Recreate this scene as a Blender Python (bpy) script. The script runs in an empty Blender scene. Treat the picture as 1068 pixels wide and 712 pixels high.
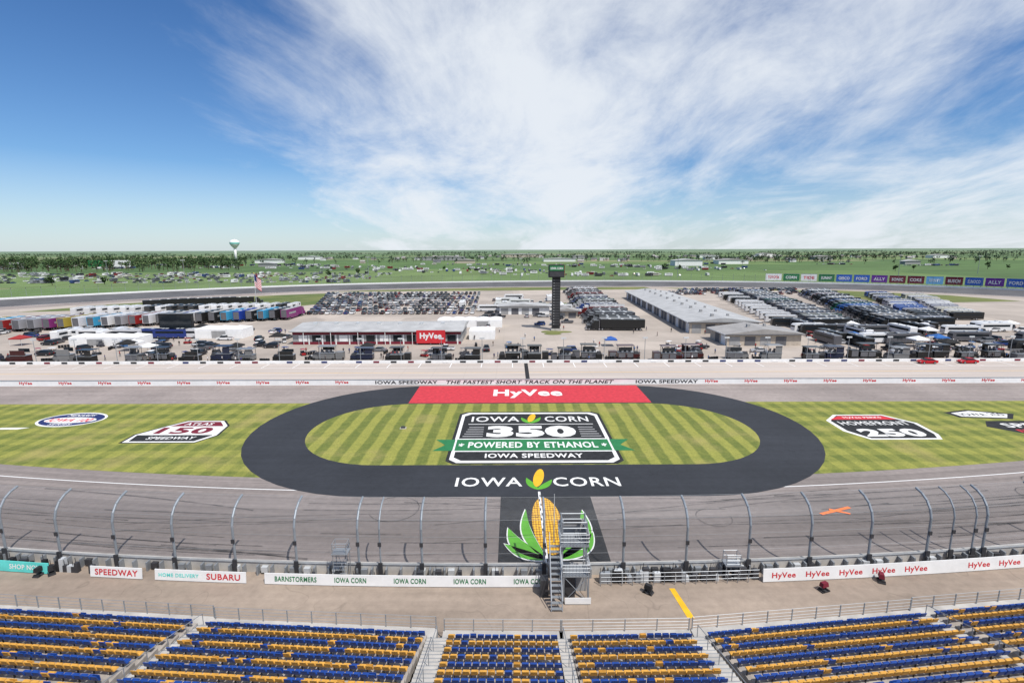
import bpy, math, random
from mathutils import Vector, Matrix
R = random.Random(11)
scene = bpy.context.scene
COL = scene.collection
def cv(X): return 0.00108*X*X
SF = 3.4   # start/finish line X

# ------------------------------------------------------------------ node helpers
class NT:
    def __init__(s, nt): s.nt = nt
    def new(s, t, **kw):
        n = s.nt.nodes.new(t)
        for k, v in kw.items(): setattr(n, k, v)
        return n
    def put(s, sock, v):
        if v is None: return
        if hasattr(v, 'is_output'): s.nt.links.new(v, sock)
        else: sock.default_value = v
    def m(s, op, a, b=None, c=None, clamp=False):
        n = s.new('ShaderNodeMath', operation=op); n.use_clamp = clamp
        s.put(n.inputs[0], a); s.put(n.inputs[1], b); s.put(n.inputs[2], c)
        return n.outputs[0]
    def noise(s, vec, scale, detail=4, rough=.55, dist=0):
        n = s.new('ShaderNodeTexNoise')
        s.put(n.inputs['Vector'], vec); n.inputs['Scale'].default_value = scale
        n.inputs['Detail'].default_value = detail; n.inputs['Roughness'].default_value = rough
        n.inputs['Distortion'].default_value = dist
        return n.outputs['Fac']
    def mix(s, f, a, b, mode='MIX'):
        n = s.new('ShaderNodeMix', data_type='RGBA', blend_type=mode)
        s.put(n.inputs[0], f)
        s.put(n.inputs[6], a if hasattr(a, 'is_output') else (*a[:3], 1))
        s.put(n.inputs[7], b if hasattr(b, 'is_output') else (*b[:3], 1))
        return n.outputs[2]
    def mr(s, v, a, b, c=0., d=1., smooth=False):
        n = s.new('ShaderNodeMapRange')
        if smooth: n.interpolation_type = 'SMOOTHSTEP'
        s.put(n.inputs[0], v)
        for i, q in enumerate((a, b, c, d)): n.inputs[i+1].default_value = q
        return n.outputs[0]
    def vec(s, x, y, z=0.):
        n = s.new('ShaderNodeCombineXYZ'); s.put(n.inputs[0], x); s.put(n.inputs[1], y); s.put(n.inputs[2], z)
        return n.outputs[0]
    def grey(s, v): return s.vec(v, v, v)

def base_mat(name, rough=.8, metal=0):
    m = bpy.data.materials.new(name); m.use_nodes = True
    nt = m.node_tree; b = nt.nodes['Principled BSDF']
    b.inputs['Roughness'].default_value = rough; b.inputs['Metallic'].default_value = metal
    b.inputs['Specular IOR Level'].default_value = .3
    return m, NT(nt), b
def pos(t):
    g = t.new('ShaderNodeNewGeometry'); sp = t.new('ShaderNodeSeparateXYZ')
    t.put(sp.inputs[0], g.outputs['Position'])
    return g.outputs['Position'], sp.outputs[0], sp.outputs[1], sp.outputs[2]
def mat(name, col, rough=.7, metal=0, var=.12, scale=.8, objcol=False):
    m, t, b = base_mat(name, rough, metal)
    P, x, y, z = pos(t)
    n = t.noise(P, scale, 3)
    f = t.mr(n, .3, .7, 1-var, 1+var)
    if objcol:
        oi = t.new('ShaderNodeObjectInfo'); c = t.mix(1., oi.outputs['Color'], t.grey(f), 'MULTIPLY')
    else: c = t.mix(1., col, t.grey(f), 'MULTIPLY')
    t.put(b.inputs['Base Color'], c)
    return m

M = {}
def mk(name, *a, **k): M[name] = mat(name, *a, **k); return M[name]
mk('white_paint', (.78,.78,.77), var=.05); mk('white_wall', (.76,.76,.75), var=.06)
mk('black_paint', (.02,.02,.022), var=.3, scale=1.5); mk('red_paint', (.56,.03,.04), var=.1, scale=.6)
mk('worn_red', (.52,.04,.055), .85, var=.18, scale=1.3); mk('worn_white', (.72,.72,.70), .85, var=.1, scale=1.6); mk('worn_black', (.022,.023,.025), .85, var=.35, scale=1.2)
mk('green_paint', (.02,.17,.06)); mk('leaf_paint', (.10,.36,.03)); mk('navy_paint', (.02,.03,.12)); mk('maroon_paint', (.17,.015,.03))
mk('yellow_paint', (.75,.42,.02), var=.15); mk('orange_paint', (.85,.18,.03)); mk('teal_paint', (.12,.6,.55)); mk('blue_paint', (.03,.12,.5)); mk('purple_paint', (.15,.03,.3))
mk('grey_paint', (.3,.3,.3)); mk('lightblue_paint', (.2,.5,.8))
mk('steel', (.30,.32,.34), .45, .4, var=.1); mk('dark_steel', (.06,.06,.065), .5, .3); mk('pale_steel', (.55,.57,.58), .5, .2); mk('post_steel', (.27,.30,.33), .45, .3); mk('cable', (.25,.26,.27), .6, .2)
mk('concrete', (.43,.41,.38), .9, var=.18, scale=.7); mk('step_concrete', (.34,.31,.28), .9, var=.25, scale=1.2)
mk('seat_blue', (.013,.055,.26), .45, var=.2, scale=3); mk('seat_gold', (.60,.31,.055), .5, var=.2, scale=3)
mk('glass', (.015,.02,.025), .08, 0, var=.1); mk('tyre', (.015,.015,.016), .8); mk('rim', (.4,.4,.42), .35, .8)
mk('paint', (1,1,1), .28, 0, var=.04, objcol=True); mk('cloth', (1,1,1), .85, 0, var=.1, scale=4, objcol=True)
mk('skin', (.5,.28,.19), .6); mk('hair', (.03,.02,.015)); mk('trousers', (.03,.035,.05), .9); mk('canvas', (.78,.78,.78), .8, var=.05)
mk('tan_wall', (.46,.40,.33), .85); mk('trim', (.12,.12,.13)); mk('lamp_red', (.4,.01,.01), .3); mk('lamp_white', (.8,.8,.75), .2)
for i, c in enumerate([(.6,.6,.6),(.03,.03,.035),(.25,.26,.28),(.2,.03,.03),(.04,.07,.18),(.5,.48,.42),(.12,.13,.14),(.75,.75,.75)]):
    mk('far_paint_%d' % i, c, .35, 0, var=.03)
mk('bark', (.09,.065,.045), .9)
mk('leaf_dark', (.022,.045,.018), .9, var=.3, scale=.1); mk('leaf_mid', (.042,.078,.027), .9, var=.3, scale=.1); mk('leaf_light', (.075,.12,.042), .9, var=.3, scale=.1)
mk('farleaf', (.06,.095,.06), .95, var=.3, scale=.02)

def roof_mat(name, col, period=1.2):
    m, t, b = base_mat(name, .5, 0)
    tc = t.new('ShaderNodeTexCoord'); sp = t.new('ShaderNodeSeparateXYZ'); t.put(sp.inputs[0], tc.outputs['Object'])
    fr = t.m('FRACT', t.m('DIVIDE', sp.outputs[1], period))
    n = t.noise(tc.outputs['Object'], .25, 5)
    f = t.m('MULTIPLY', t.mr(n, .3, .7, .8, 1.12), t.mr(fr, 0, .12, .8, 1.))
    t.put(b.inputs['Base Color'], t.mix(1., col, t.grey(f), 'MULTIPLY')); return m
M['roof_metal'] = roof_mat('roof_metal', (.42,.42,.415)); M['roof_tan'] = roof_mat('roof_tan', (.33,.315,.30))

def track_mat(name, base, front=True):
    m, t, b = base_mat(name, .82)
    P, x, y, z = pos(t)
    if front:
        v = t.m('SUBTRACT', y, t.m('MULTIPLY', t.m('MULTIPLY', x, x), .00108))
        st = t.noise(t.vec(t.m('MULTIPLY', x, .012), t.m('MULTIPLY', v, 1.1)), 1., 5, .6)
        st2 = t.noise(t.vec(t.m('MULTIPLY', x, .05), t.m('MULTIPLY', v, 5.)), 1., 4, .65)
        groove = t.m('MULTIPLY', t.mr(v, 47, 51, 0, 1, True), t.mr(v, 60, 54, 0, 1, True))
        f = t.m('MULTIPLY', t.mr(st, .3, .7, .78, 1.14), t.mr(st2, .3, .7, .88, 1.1))
        f = t.m('MULTIPLY', f, t.m('SUBTRACT', 1.06, t.m('MULTIPLY', groove, .26)))
        seam = t.m('FRACT', t.m('DIVIDE', v, 4.1))
        f = t.m('MULTIPLY', f, t.mr(t.m('ABSOLUTE', t.m('SUBTRACT', seam, .5)), 0, .012, .76, 1))
    else:
        f = t.mr(t.noise(P, .03, 5, .6), .3, .7, .85, 1.15)
        st = t.noise(t.vec(t.m('MULTIPLY', x, .02), t.m('MULTIPLY', y, .6)), 1., 4, .6)
        f = t.m('MULTIPLY', f, t.mr(st, .3, .7, .88, 1.1))
        # crack-seal lines and patches
        w_ = t.noise(P, .11, 2, .5, .4)
        f = t.m('MULTIPLY', f, t.mr(t.m('ABSOLUTE', t.m('SUBTRACT', w_, .5)), 0, .003, .82, 1))
    g = t.noise(P, 1.1, 6, .7)
    f = t.m('MULTIPLY', f, t.mr(g, .3, .7, .86, 1.12))
    big = t.noise(P, .06, 3)
    f = t.m('MULTIPLY', f, t.mr(big, .3, .7, .88, 1.08))
    t.put(b.inputs['Base Color'], t.mix(1., base, t.grey(f), 'MULTIPLY'))
    return m
M['track'] = track_mat('track_asphalt', (.235,.203,.188))
M['track_far'] = track_mat('track_asphalt_far', (.11,.11,.115), False)
M['apron'] = track_mat('apron_asphalt', (.29,.248,.228), False)
M['walk'] = track_mat('walkway_asphalt', (.315,.252,.20), False)
M['ring'] = track_mat('ring_asphalt', (.032,.035,.042), False)

def pave_mat():
    m, t, b = base_mat('garage_pavement', .88)
    P, x, y, z = pos(t)
    vo = t.new('ShaderNodeTexVoronoi'); vo.distance = 'CHEBYCHEV'; t.put(vo.inputs['Vector'], P); vo.inputs['Scale'].default_value = .03
    sp = t.new('ShaderNodeSeparateColor'); t.put(sp.inputs[0], vo.outputs['Color'])
    f = t.mr(sp.outputs[0], 0, 1, .82, 1.08)
    f = t.m('MULTIPLY', f, t.mr(t.noise(P, .05, 6, .65), .3, .7, .82, 1.12))
    sx = t.m('ABSOLUTE', t.m('SUBTRACT', t.m('FRACT', t.m('DIVIDE', x, 6.)), .5)); sy = t.m('ABSOLUTE', t.m('SUBTRACT', t.m('FRACT', t.m('DIVIDE', y, 4.5)), .5))
    f = t.m('MULTIPLY', f, t.mr(t.m('MINIMUM', sx, sy), 0, .015, .86, 1))
    t.put(b.inputs['Base Color'], t.mix(1., (.42,.365,.315), t.grey(f), 'MULTIPLY')); return m
M['pave'] = pave_mat()
def pit_mat():
    m, t, b = base_mat('pit_concrete', .88)
    P, x, y, z = pos(t)
    st = t.noise(t.vec(t.m('MULTIPLY', x, .02), t.m('MULTIPLY', y, .5)), 1., 5, .6)
    sx = t.m('ABSOLUTE', t.m('SUBTRACT', t.m('FRACT', t.m('DIVIDE', x, 8.)), .5))
    f = t.m('MULTIPLY', t.mr(st, .3, .7, .82, 1.1), t.mr(sx, 0, .01, .85, 1))
    t.put(b.inputs['Base Color'], t.mix(1., (.49,.43,.385), t.grey(f), 'MULTIPLY')); return m
M['pit'] = pit_mat()

def grass_mat(name, cross, a=(.285,.285,.062), bcol=(.118,.148,.032)):
    m, t, b = base_mat(name, .95)
    P, x, y, z = pos(t)
    wob = t.m('MULTIPLY', t.noise(P, .15, 2), .7)
    xs = t.m('ADD', x, wob)
    fx = t.mr(t.m('ABSOLUTE', t.m('SUBTRACT', t.m('FRACT', t.m('DIVIDE', xs, 3.3)), .5)), .19, .31, 0, 1, True)
    fy = t.mr(t.m('ABSOLUTE', t.m('SUBTRACT', t.m('FRACT', t.m('DIVIDE', t.m('ADD', y, wob), 5.2)), .5)), .19, .31, 0, 1, True)
    f = t.m('ADD', t.m('MULTIPLY', fx, 1-cross), t.m('MULTIPLY', fy, cross))
    f = t.m('ADD', t.m('MULTIPLY', f, .8), t.m('MULTIPLY', t.mr(t.noise(P, .9, 6, .7), .3, .7, -.15, .4), 1.), clamp=True)
    c = t.mix(f, a, bcol)
    dry = t.mr(t.noise(P, .09, 5, .6), .5, .72, 0, .6, True)
    c = t.mix(dry, c, (.33,.275,.105))
    fine = t.mr(t.noise(P, 4., 4, .7), .3, .7, .78, 1.22)
    t.put(b.inputs['Base Color'], t.mix(1., c, t.grey(fine), 'MULTIPLY')); return m
M['grass_in'] = grass_mat('infield_grass', .1); M['grass_out'] = grass_mat('mown_grass', .5)
def rough_grass():
    m, t, b = base_mat('rough_grass', .95)
    P, x, y, z = pos(t)
    c = t.mix(t.mr(t.noise(P, .03, 6, .65), .35, .65), (.085,.125,.035), (.19,.195,.065))
    t.put(b.inputs['Base Color'], c); return m
M['grass_rough'] = rough_grass()
def ground_mat():
    m, t, b = base_mat('ground_fields', .95)
    P, x, y, z = pos(t)
    def field(sx,sy,off_):
        vo = t.new('ShaderNodeTexVoronoi'); vo.distance = 'CHEBYCHEV'
        t.put(vo.inputs['Vector'], t.vec(t.m('MULTIPLY', x, sx), t.m('MULTIPLY', y, sy), off_)); vo.inputs['Scale'].default_value = 1.
        vo.inputs['Randomness'].default_value = .8
        sp = t.new('ShaderNodeSeparateColor'); t.put(sp.inputs[0], vo.outputs['Color']); return sp.outputs[0]
    cr = t.new('ShaderNodeValToRGB'); t.put(cr.inputs[0], field(.0014,.0036,0.)); e = cr.color_ramp
    e.elements[0].color = (.055,.10,.035,1); e.elements[1].color = (.27,.25,.14,1)
    for p_, c_ in ((.3,(.095,.165,.05,1)), (.5,(.15,.205,.07,1)), (.68,(.07,.125,.04,1)), (.85,(.12,.19,.06,1))):
        q = e.elements.new(p_); q.color = c_
    n = t.mr(t.noise(P, .012, 6, .65), .3, .7, .72, 1.22)
    c = t.mix(1., cr.outputs[0], t.grey(n), 'MULTIPLY')
    d = t.mr(y, 1200, 8000, 0, .55)  # aerial haze painted into the ground colour, stronger with distance
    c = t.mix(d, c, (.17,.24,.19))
    t.put(b.inputs['Base Color'], c); return m
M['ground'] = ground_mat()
def corn_mat():
    m, t, b = base_mat('corn_kernels', .7)
    P, x, y, z = pos(t)
    vo = t.new('ShaderNodeTexVoronoi'); t.put(vo.inputs['Vector'], t.vec(t.m('MULTIPLY', x, 3.2), t.m('MULTIPLY', y, 1.9))); vo.inputs['Scale'].default_value = 1.; vo.inputs['Randomness'].default_value = .2
    c = t.mix(t.mr(vo.outputs['Distance'], .25, .6), (.80,.47,.03), (.30,.12,.01))
    t.put(b.inputs['Base Color'], c); return m
M['corn'] = corn_mat()
def alpha_mat(name, col, a):
    m, t, b = base_mat(name, .8)
    P, x, y, z = pos(t)
    b.inputs['Base Color'].default_value = (*col, 1)
    t.put(b.inputs['Alpha'], t.m('MULTIPLY', t.mr(t.noise(P, .5, 3), .3, .7, .2, 1.3), a, clamp=True)); return m
M['skid'] = alpha_mat('tyre_rubber_mark', (.03,.03,.03), .42)
def mesh_mat():
    m, t, b = base_mat('wire_mesh', .5, .4)
    b.inputs['Base Color'].default_value = (.3,.31,.33,1); b.inputs['Alpha'].default_value = .1; return m
M['wire'] = mesh_mat()

# ------------------------------------------------------------------ mesh builder
class MB:
    def __init__(s): s.v=[]; s.f=[]; s.i=[]; s.mats=[]; s.T=None
    def mi(s, k):
        if k not in s.mats: s.mats.append(k)
        return s.mats.index(k)
    def poly(s, pts, k):
        n=len(s.v)
        if s.T is not None: pts=[s.T @ Vector(p) for p in pts]
        s.v+= [tuple(p) for p in pts]; s.f.append(tuple(range(n,n+len(pts)))); s.i.append(s.mi(k))
    def raw(s, vs, fs, k):
        n=len(s.v)
        if s.T is not None: vs=[s.T @ Vector(p) for p in vs]
        s.v+=[tuple(p) for p in vs]; j=s.mi(k)
        for q in fs: s.f.append(tuple(a+n for a in q)); s.i.append(j)
    def box(s,x0,x1,y0,y1,z0,z1,k,tx=0,ty=0):
        vs=[(x0,y0,z0),(x1,y0,z0),(x1,y1,z0),(x0,y1,z0),(x0+tx,y0+ty,z1),(x1-tx,y0+ty,z1),(x1-tx,y1-ty,z1),(x0+tx,y1-ty,z1)]
        s.raw(vs,[(0,3,2,1),(4,5,6,7),(0,1,5,4),(1,2,6,5),(2,3,7,6),(3,0,4,7)],k)
    def cyl(s,p0,p1,r0,r1,n,k,cap=True):
        p0=Vector(p0);p1=Vector(p1);d=(p1-p0).normalized()
        u=d.cross(Vector((0,0,1)))
        if u.length<.01: u=Vector((1,0,0))
        u.normalize(); w=d.cross(u)
        vs=[]
        for (p,r) in ((p0,r0),(p1,r1)):
            for a in range(n):
                t=2*math.pi*a/n; vs.append(p+u*math.cos(t)*r+w*math.sin(t)*r)
        fs=[(a,(a+1)%n,n+(a+1)%n,n+a) for a in range(n)]
        if cap: fs+= [tuple(range(n-1,-1,-1)),tuple(range(n,2*n))]
        s.raw(vs,fs,k)
    def tube(s,pts,r,n,k):
        for a,b in zip(pts[:-1],pts[1:]): s.cyl(a,b,r,r,n,k)
    def prof(s,pts,x0,x1,k,inset=0):
        n=len(pts)
        vs=[(x0,p[0],p[1]) for p in pts]+[(x1,p[0],p[1]) for p in pts]
        fs=[(a,(a+1)%n,n+(a+1)%n,n+a) for a in range(n)]+[tuple(range(n-1,-1,-1)),tuple(range(n,2*n))]
        s.raw(vs,fs,k)
    def mesh(s,name):
        me=bpy.data.meshes.new(name); me.from_pydata(s.v,[],s.f)
        for k in s.mats: me.materials.append(M[k])
        me.polygons.foreach_set('material_index',s.i); me.update(); return me
    def obj(s,name,parent=None,loc=(0,0,0),rz=0,smooth=False):
        me=s.mesh(name)
        if smooth:
            for p in me.polygons: p.use_smooth=True
        return put(name,me,loc,rz,parent)
def put(name,me,loc=(0,0,0),rz=0,parent=None,color=None,scale=None):
    o=bpy.data.objects.new(name,me); COL.objects.link(o); o.location=loc; o.rotation_euler=(0,0,rz)
    if parent: o.parent=parent
    if color: o.color=(*color,1)
    if scale: o.scale=scale
    return o
_tcache={}
def text(body,cx,cy,cz,w,h,k,parent,vert=False,bold=.02,shear=0,name='lettering'):
    key=(body,round(w,2),round(h,2),k,vert,shear)
    if key not in _tcache:
        c=bpy.data.curves.new('tmp','FONT'); c.body=body; c.offset=bold; c.shear=shear; c.resolution_u=3; c.space_character=1.08
        o=bpy.data.objects.new('tmp',c); COL.objects.link(o)
        dg=bpy.context.evaluated_depsgraph_get(); me=bpy.data.meshes.new_from_object(o.evaluated_get(dg))
        bpy.data.objects.remove(o)
        xs=[v.co.x for v in me.vertices]; ys=[v.co.y for v in me.vertices]
        mx,Mx,my,My=min(xs),max(xs),min(ys),max(ys)
        for v in me.vertices:
            a=(v.co.x-(mx+Mx)/2)/(Mx-mx)*w; b=(v.co.y-(my+My)/2)/(My-my)*h
            v.co=(a,0,b) if vert else (a,b,0)
        me.materials.clear(); me.materials.append(M[k])
        for p in me.polygons: p.material_index=0
        _tcache[key]=me
    return put(name,_tcache[key],(cx,cy,cz),0,parent)
def disc(b,cx,cy,z,rx,ry,k,n=32,rot=0):
    c,s_=math.cos(rot),math.sin(rot)
    b.poly([(cx+rx*math.cos(t)*c-ry*math.sin(t)*s_,cy+rx*math.cos(t)*s_+ry*math.sin(t)*c,z) for t in [2*math.pi*i/n for i in range(n)]],k)
def leaf(b,x0,y0,x1,y1,w,z,k,bend=0):
    d=Vector((x1-x0,y1-y0)); L=d.length; d.normalize(); nrm=Vector((-d.y,d.x)); A=[];B=[]
    for i in range(13):
        t=i/12; ww=w*math.sin(math.pi*t**.8)**.9 if 0<t<1 else 0; off=bend*math.sin(math.pi*t)
        p=Vector((x0,y0))+d*L*t+nrm*off
        A.append((p.x+nrm.x*ww,p.y+nrm.y*ww,z)); B.append((p.x-nrm.x*ww,p.y-nrm.y*ww,z))
    b.poly(A+B[-2:0:-1],k)

# ------------------------------------------------------------------ ground & track
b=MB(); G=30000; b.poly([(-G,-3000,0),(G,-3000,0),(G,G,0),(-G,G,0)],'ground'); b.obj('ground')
def strip(name,x0,x1,f0,f1,z,k,n=60):
    b=MB()
    for i in range(n):
        a=x0+(x1-x0)*i/n; c=x0+(x1-x0)*(i+1)/n
        b.poly([(a,f0(a),z),(c,f0(c),z),(c,f1(c),z),(a,f1(a),z)],k)
    return b
strip('',-130,130,lambda X:-20,lambda X:45.1+cv(X),.012,'walk').obj('walkway')
strip('',-125,125,lambda X:45+cv(X),lambda X:65.3+cv(X),.02,'track').obj('race_track')
b=strip('',-125,125,lambda X:61.75+cv(X),lambda X:61.92+cv(X),.026,'white_paint')
bb=strip('',-125,125,lambda X:46.6+cv(X),lambda X:46.7+cv(X),.026,'white_paint'); b.raw(bb.v,bb.f,'white_paint')
b.obj('track_line')

CP=[(-124,70.4),(-190,82),(-270,105),(-335,150),(-356,215),(-306,287),(-228,362),(-130,418),(0,447),(130,444),(255,408),(335,340),(372,240),(350,150),(275,105),(190,82),(124,70.4)]
def catmull(P,n=8):
    out=[]; Q=[P[0]]+P+[P[-1]]
    for i in range(1,len(Q)-2):
        p0,p1,p2,p3=[Vector(q) for q in Q[i-1:i+3]]
        for j in range(n):
            t=j/n; out.append(.5*((2*p1)+(-p0+p2)*t+(2*p0-5*p1+4*p2-p3)*t*t+(-p0+3*p1-3*p2+p3)*t**3))
    out.append(Vector(P[-1])); return out
path=catmull(CP)
NP=len(path); tr=[]
for i,p in enumerate(path):
    a=path[max(0,i-1)]; c=path[min(NP-1,i+1)]; d=(c-a).normalized(); nr=Vector((-d.y,d.x))
    if nr.dot(p-Vector((0,220)))<0: nr=-nr
    k=min(1,min(i,NP-1-i)/12)
    tr.append((p,nr,k))
def off(i,o): p,nr,k=tr[i]; return p+nr*o
def ribbon(b,o0,z0,o1,z1,k):
    for i in range(NP-1):
        ka,kb=tr[i][2],tr[i+1][2]
        A=off(i,o0);B=off(i+1,o0);C=off(i+1,o1);D=off(i,o1)
        zz=lambda z,q: z*q if z>.1 else z
        b.poly([(A.x,A.y,zz(z0,ka)+.02),(B.x,B.y,zz(z0,kb)+.02),(C.x,C.y,zz(z1,kb)+.02),(D.x,D.y,zz(z1,ka)+.02)],k)
b=MB(); ribbon(b,-13,.01,9,2.6,'track_far'); b.obj('race_track')
b=MB(); ribbon(b,9,2.6,9,3.7,'white_wall'); ribbon(b,9,3.7,9.4,3.7,'white_wall'); ribbon(b,9.4,3.7,9.4,2.6,'white_wall'); b.obj('outer_track_wall')
b=MB(); ribbon(b,9.4,2.6,30,.0,'grass_rough'); b.obj('grass_bank')
b=MB(); ribbon(b,-21,.02,-13,.02,'apron'); ribbon(b,-13.4,.03,-13,.03,'white_paint'); b.obj('track_apron')
b=MB()
for i in range(0,NP-1):
    for s_ in (0,.5):
        A=off(i,9.2).lerp(off(i+1,9.2),s_); k=tr[i][2]
        b.tube([(A.x,A.y,2.8*k),(A.x,A.y,8.6*k),(A.x-tr[i][1].x*1.5,A.y-tr[i][1].y*1.5,9.8*k)],.10,4,'post_steel')
for z in (5.2,6.8,8.4):
    for i in range(NP-1):
        A=off(i,9.2);B=off(i+1,9.2); b.cyl((A.x,A.y,z*tr[i][2]),(B.x,B.y,z*tr[i+1][2]),.04,.04,3,'cable',False)
b.obj('catch_fence')
poly=[off(i,-13) for i in range(NP)]
b=MB(); b.poly([(p.x,p.y,.006) for p in poly],'pave'); b.obj('infield_pavement')
strip('',-130,130,lambda X:65.2+cv(X),lambda X:101.4,.026,'grass_out').obj('mown_grass')
b=MB(); b.poly([(-160,101.35,.024),(160,101.35,.024),(160,115.6,.024),(-160,115.6,.024)],'apron'); b.obj('apron_road')
b=MB(); b.poly([(-200,116,.024),(200,116,.024),(200,138.5,.024),(-200,138.5,.024)],'pit'); b.obj('pit_road')
b=MB()
for yy,w,k in ((120.5,.18,'white_paint'),(127.5,.2,'yellow_paint'),(133.2,.15,'white_paint')):
    b.poly([(-200,yy,.03),(200,yy,.03),(200,yy+w,.03),(-200,yy+w,.03)],k)
for i in range(-22,23):
    X=i*8.4; b.poly([(X,133.4,.03),(X+.2,133.4,.03),(X+.2,138.4,.03),(X,138.4,.03)],'white_paint')
b.obj('pit_lane_markings')
def stadium(cx,cy,hs,r,rb=None,n=24):
    pts=[]
    for i in range(n+1):
        t=-math.pi/2+math.pi*i/n; pts.append((cx+hs+r*math.cos(t),cy+r*math.sin(t)))
    for i in range(n+1):
        t=math.pi/2+math.pi*i/n; pts.append((cx-hs+r*math.cos(t),cy+r*math.sin(t)))
    return pts
out=stadium(3.2,87.6,21.5,26.9); inn=stadium(3.3,85.6,23.4,15.1)
b=MB(); n=len(out)
for i in range(n):
    j=(i+1)%n; b.poly([(*out[i],.034),(*out[j],.034),(*inn[j],.034),(*inn[i],.034)],'ring')
b.obj('oval_road')
b=MB(); b.poly([(*p,.032) for p in inn],'grass_in'); b.obj('infield_grass')
b=MB(); b.box(-19.6,-18.9,86.0,86.5,.03,.35,'dark_steel'); b.box(-19.8,-18.7,85.8,86.7,.03,.09,'concrete'); b.obj('drain_box')

b=MB(); b.poly([(-21.3,101.2,.04),(28.6,101.2,.04),(28.6,114.6,.04),(-21.3,114.6,.04)],'worn_red'); o=b.obj('painted_red_panel')
text('HyVee',3.4,108,.046,15,6.6,'worn_white',o,bold=.035)
e=bpy.data.objects.new('painted_track_lettering',None); COL.objects.link(e)
text('IOWA',-3.2,64.9,.046,9,2.7,'worn_white',e,bold=.012); text('CORN',10.0,64.9,.046,9,2.7,'worn_white',e,bold=.012)
b=MB(); leaf(b,3.3,62.6,1.9,66.2,.5,.046,'leaf_paint',.2); leaf(b,3.3,62.6,5.4,65.6,.5,.046,'leaf_paint',-.2); disc(b,3.6,66.2,.052,.7,2.8,'yellow_paint',24,-.15); b.obj('corn_paint',e)
b=MB()
def rr(b,x0,x1,y0,y1,z,k,c=1.2):
    b.poly([(x0+c,y0,z),(x1-c,y0,z),(x1,y0+c,z),(x1,y1-c,z),(x1-c,y1,z),(x0+c,y1,z),(x0,y1-c,z),(x0,y0+c,z)],k)
rr(b,-10.0,16.6,70.7,95.2,.040,'worn_black'); rr(b,-9.5,16.1,71.2,94.7,.045,'worn_white'); rr(b,-8.9,15.5,72.0,93.9,.050,'worn_black')
b.poly([(-12.6,75.8,.055),(19.2,75.8,.055),(17.4,78.2,.055),(19.2,80.6,.055),(-12.6,80.6,.055),(-10.8,78.2,.055)],'green_paint')
b.poly([(-9.4,75.4,.060),(16,75.4,.060),(16,81.0,.060),(-9.4,81.0,.060)],'worn_white')
b.poly([(-9.1,75.8,.065),(15.7,75.8,.065),(15.7,80.6,.065),(-9.1,80.6,.065)],'green_paint')
for i in range(5):
    for sgn in (-1,1):
        xx=3.3+sgn*8.3; yy=81.9+i*1.1
        b.poly([(xx,yy,.055),(xx+sgn*(3.4-.2*i),yy,.055),(xx+sgn*(3.4-.2*i),yy+.4,.055),(xx,yy+.4,.055)],'grey_paint')
b.poly([(-7.9,88.0,.055),(14.5,88.0,.055),(14.5,88.25,.055),(-7.9,88.25,.055)],'worn_white')
leaf(b,3.2,88.6,1.7,91.8,.5,.062,'leaf_paint',.2); leaf(b,3.2,88.6,5.3,92,.5,.062,'leaf_paint',-.3); disc(b,3.6,91.6,.068,.65,2.3,'yellow_paint',20,-.2)
o=b.obj('painted_infield_logo')
text('350',3.3,84.4,.07,15.4,5.6,'worn_white',o,bold=.06)
text('IOWA',-3.1,90.9,.07,8.8,2.9,'worn_white',o,bold=.012); text('CORN',10.0,90.9,.07,8.0,2.9,'worn_white',o,bold=.012)
text('POWERED BY ETHANOL',3.3,78.2,.07,20.8,2.5,'worn_white',o,bold=.025)
text('IOWA SPEEDWAY',3.3,73.8,.07,15,1.7,'worn_white',o,bold=.025)
text('*',-8.2,78.2,.07,.9,1.4,'worn_white',o); text('*',14.8,78.2,.07,.9,1.4,'worn_white',o)
def shape(b,pts,z,k): b.poly([(p[0],p[1],z) for p in pts],k)
b=MB(); disc(b,-82.2,91.6,.04,5.9,4.1,'worn_white'); disc(b,-82.2,91.6,.045,5.5,3.6,'navy_paint'); disc(b,-82.2,91.2,.05,4.7,1.7,'worn_white')
b.poly([(-92,86.3,.04),(-87.5,86.3,.04),(-86,87.2,.04),(-91,87.2,.04)],'worn_white'); o=b.obj('painted_grass_logo')
text('IOWA 100',-82.2,91.2,.055,8,1.9,'red_paint',o,bold=.03); text('MENARDS',-82.2,94.0,.055,5,1.1,'worn_white',o); text('SERIES',-82.2,88.9,.055,4,.8,'worn_white',o)
b=MB()
shape(b,[(-64.5,79.5),(-52,79.5),(-50,83),(-50.8,88),(-53,90.8),(-60,90.8),(-62,88),(-64.8,83.5)],.04,'worn_black')
shape(b,[(-64.1,79.8),(-52.2,79.8),(-50.4,83),(-51.1,87.8),(-53.2,90.5),(-59.8,90.5),(-61.7,87.8),(-64.4,83.4)],.045,'worn_white')
shape(b,[(-63.4,80.3),(-52.6,80.3),(-51.1,83),(-51.2,83.2),(-64,83.2)],.05,'worn_black'); shape(b,[(-61.3,87.6),(-51.7,87.6),(-53.5,90),(-59.4,90)],.05,'maroon_paint')
o=b.obj('painted_grass_logo'); text('ATLAS',-56.7,88.8,.055,5.0,1.3,'worn_white',o); text('150',-57.2,85.4,.055,9.4,3.2,'maroon_paint',o,bold=.04); text('SPEEDWAY',-57.3,81.8,.055,8.0,1.3,'worn_white',o)
b=MB()
shape(b,[(57,84),(59,80),(70.8,80),(72,82.3),(72.8,88),(69.8,92.8),(60.6,92.8),(57.4,89.6)],.04,'worn_white')
shape(b,[(57.8,84.2),(59.5,80.6),(70.4,80.6),(71.4,82.5),(72.1,87.9),(69.4,92.3),(60.9,92.3),(58.1,89.4)],.045,'worn_black')
shape(b,[(58.4,90),(70.6,90),(69.2,92),(61,92)],.05,'red_paint')
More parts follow.
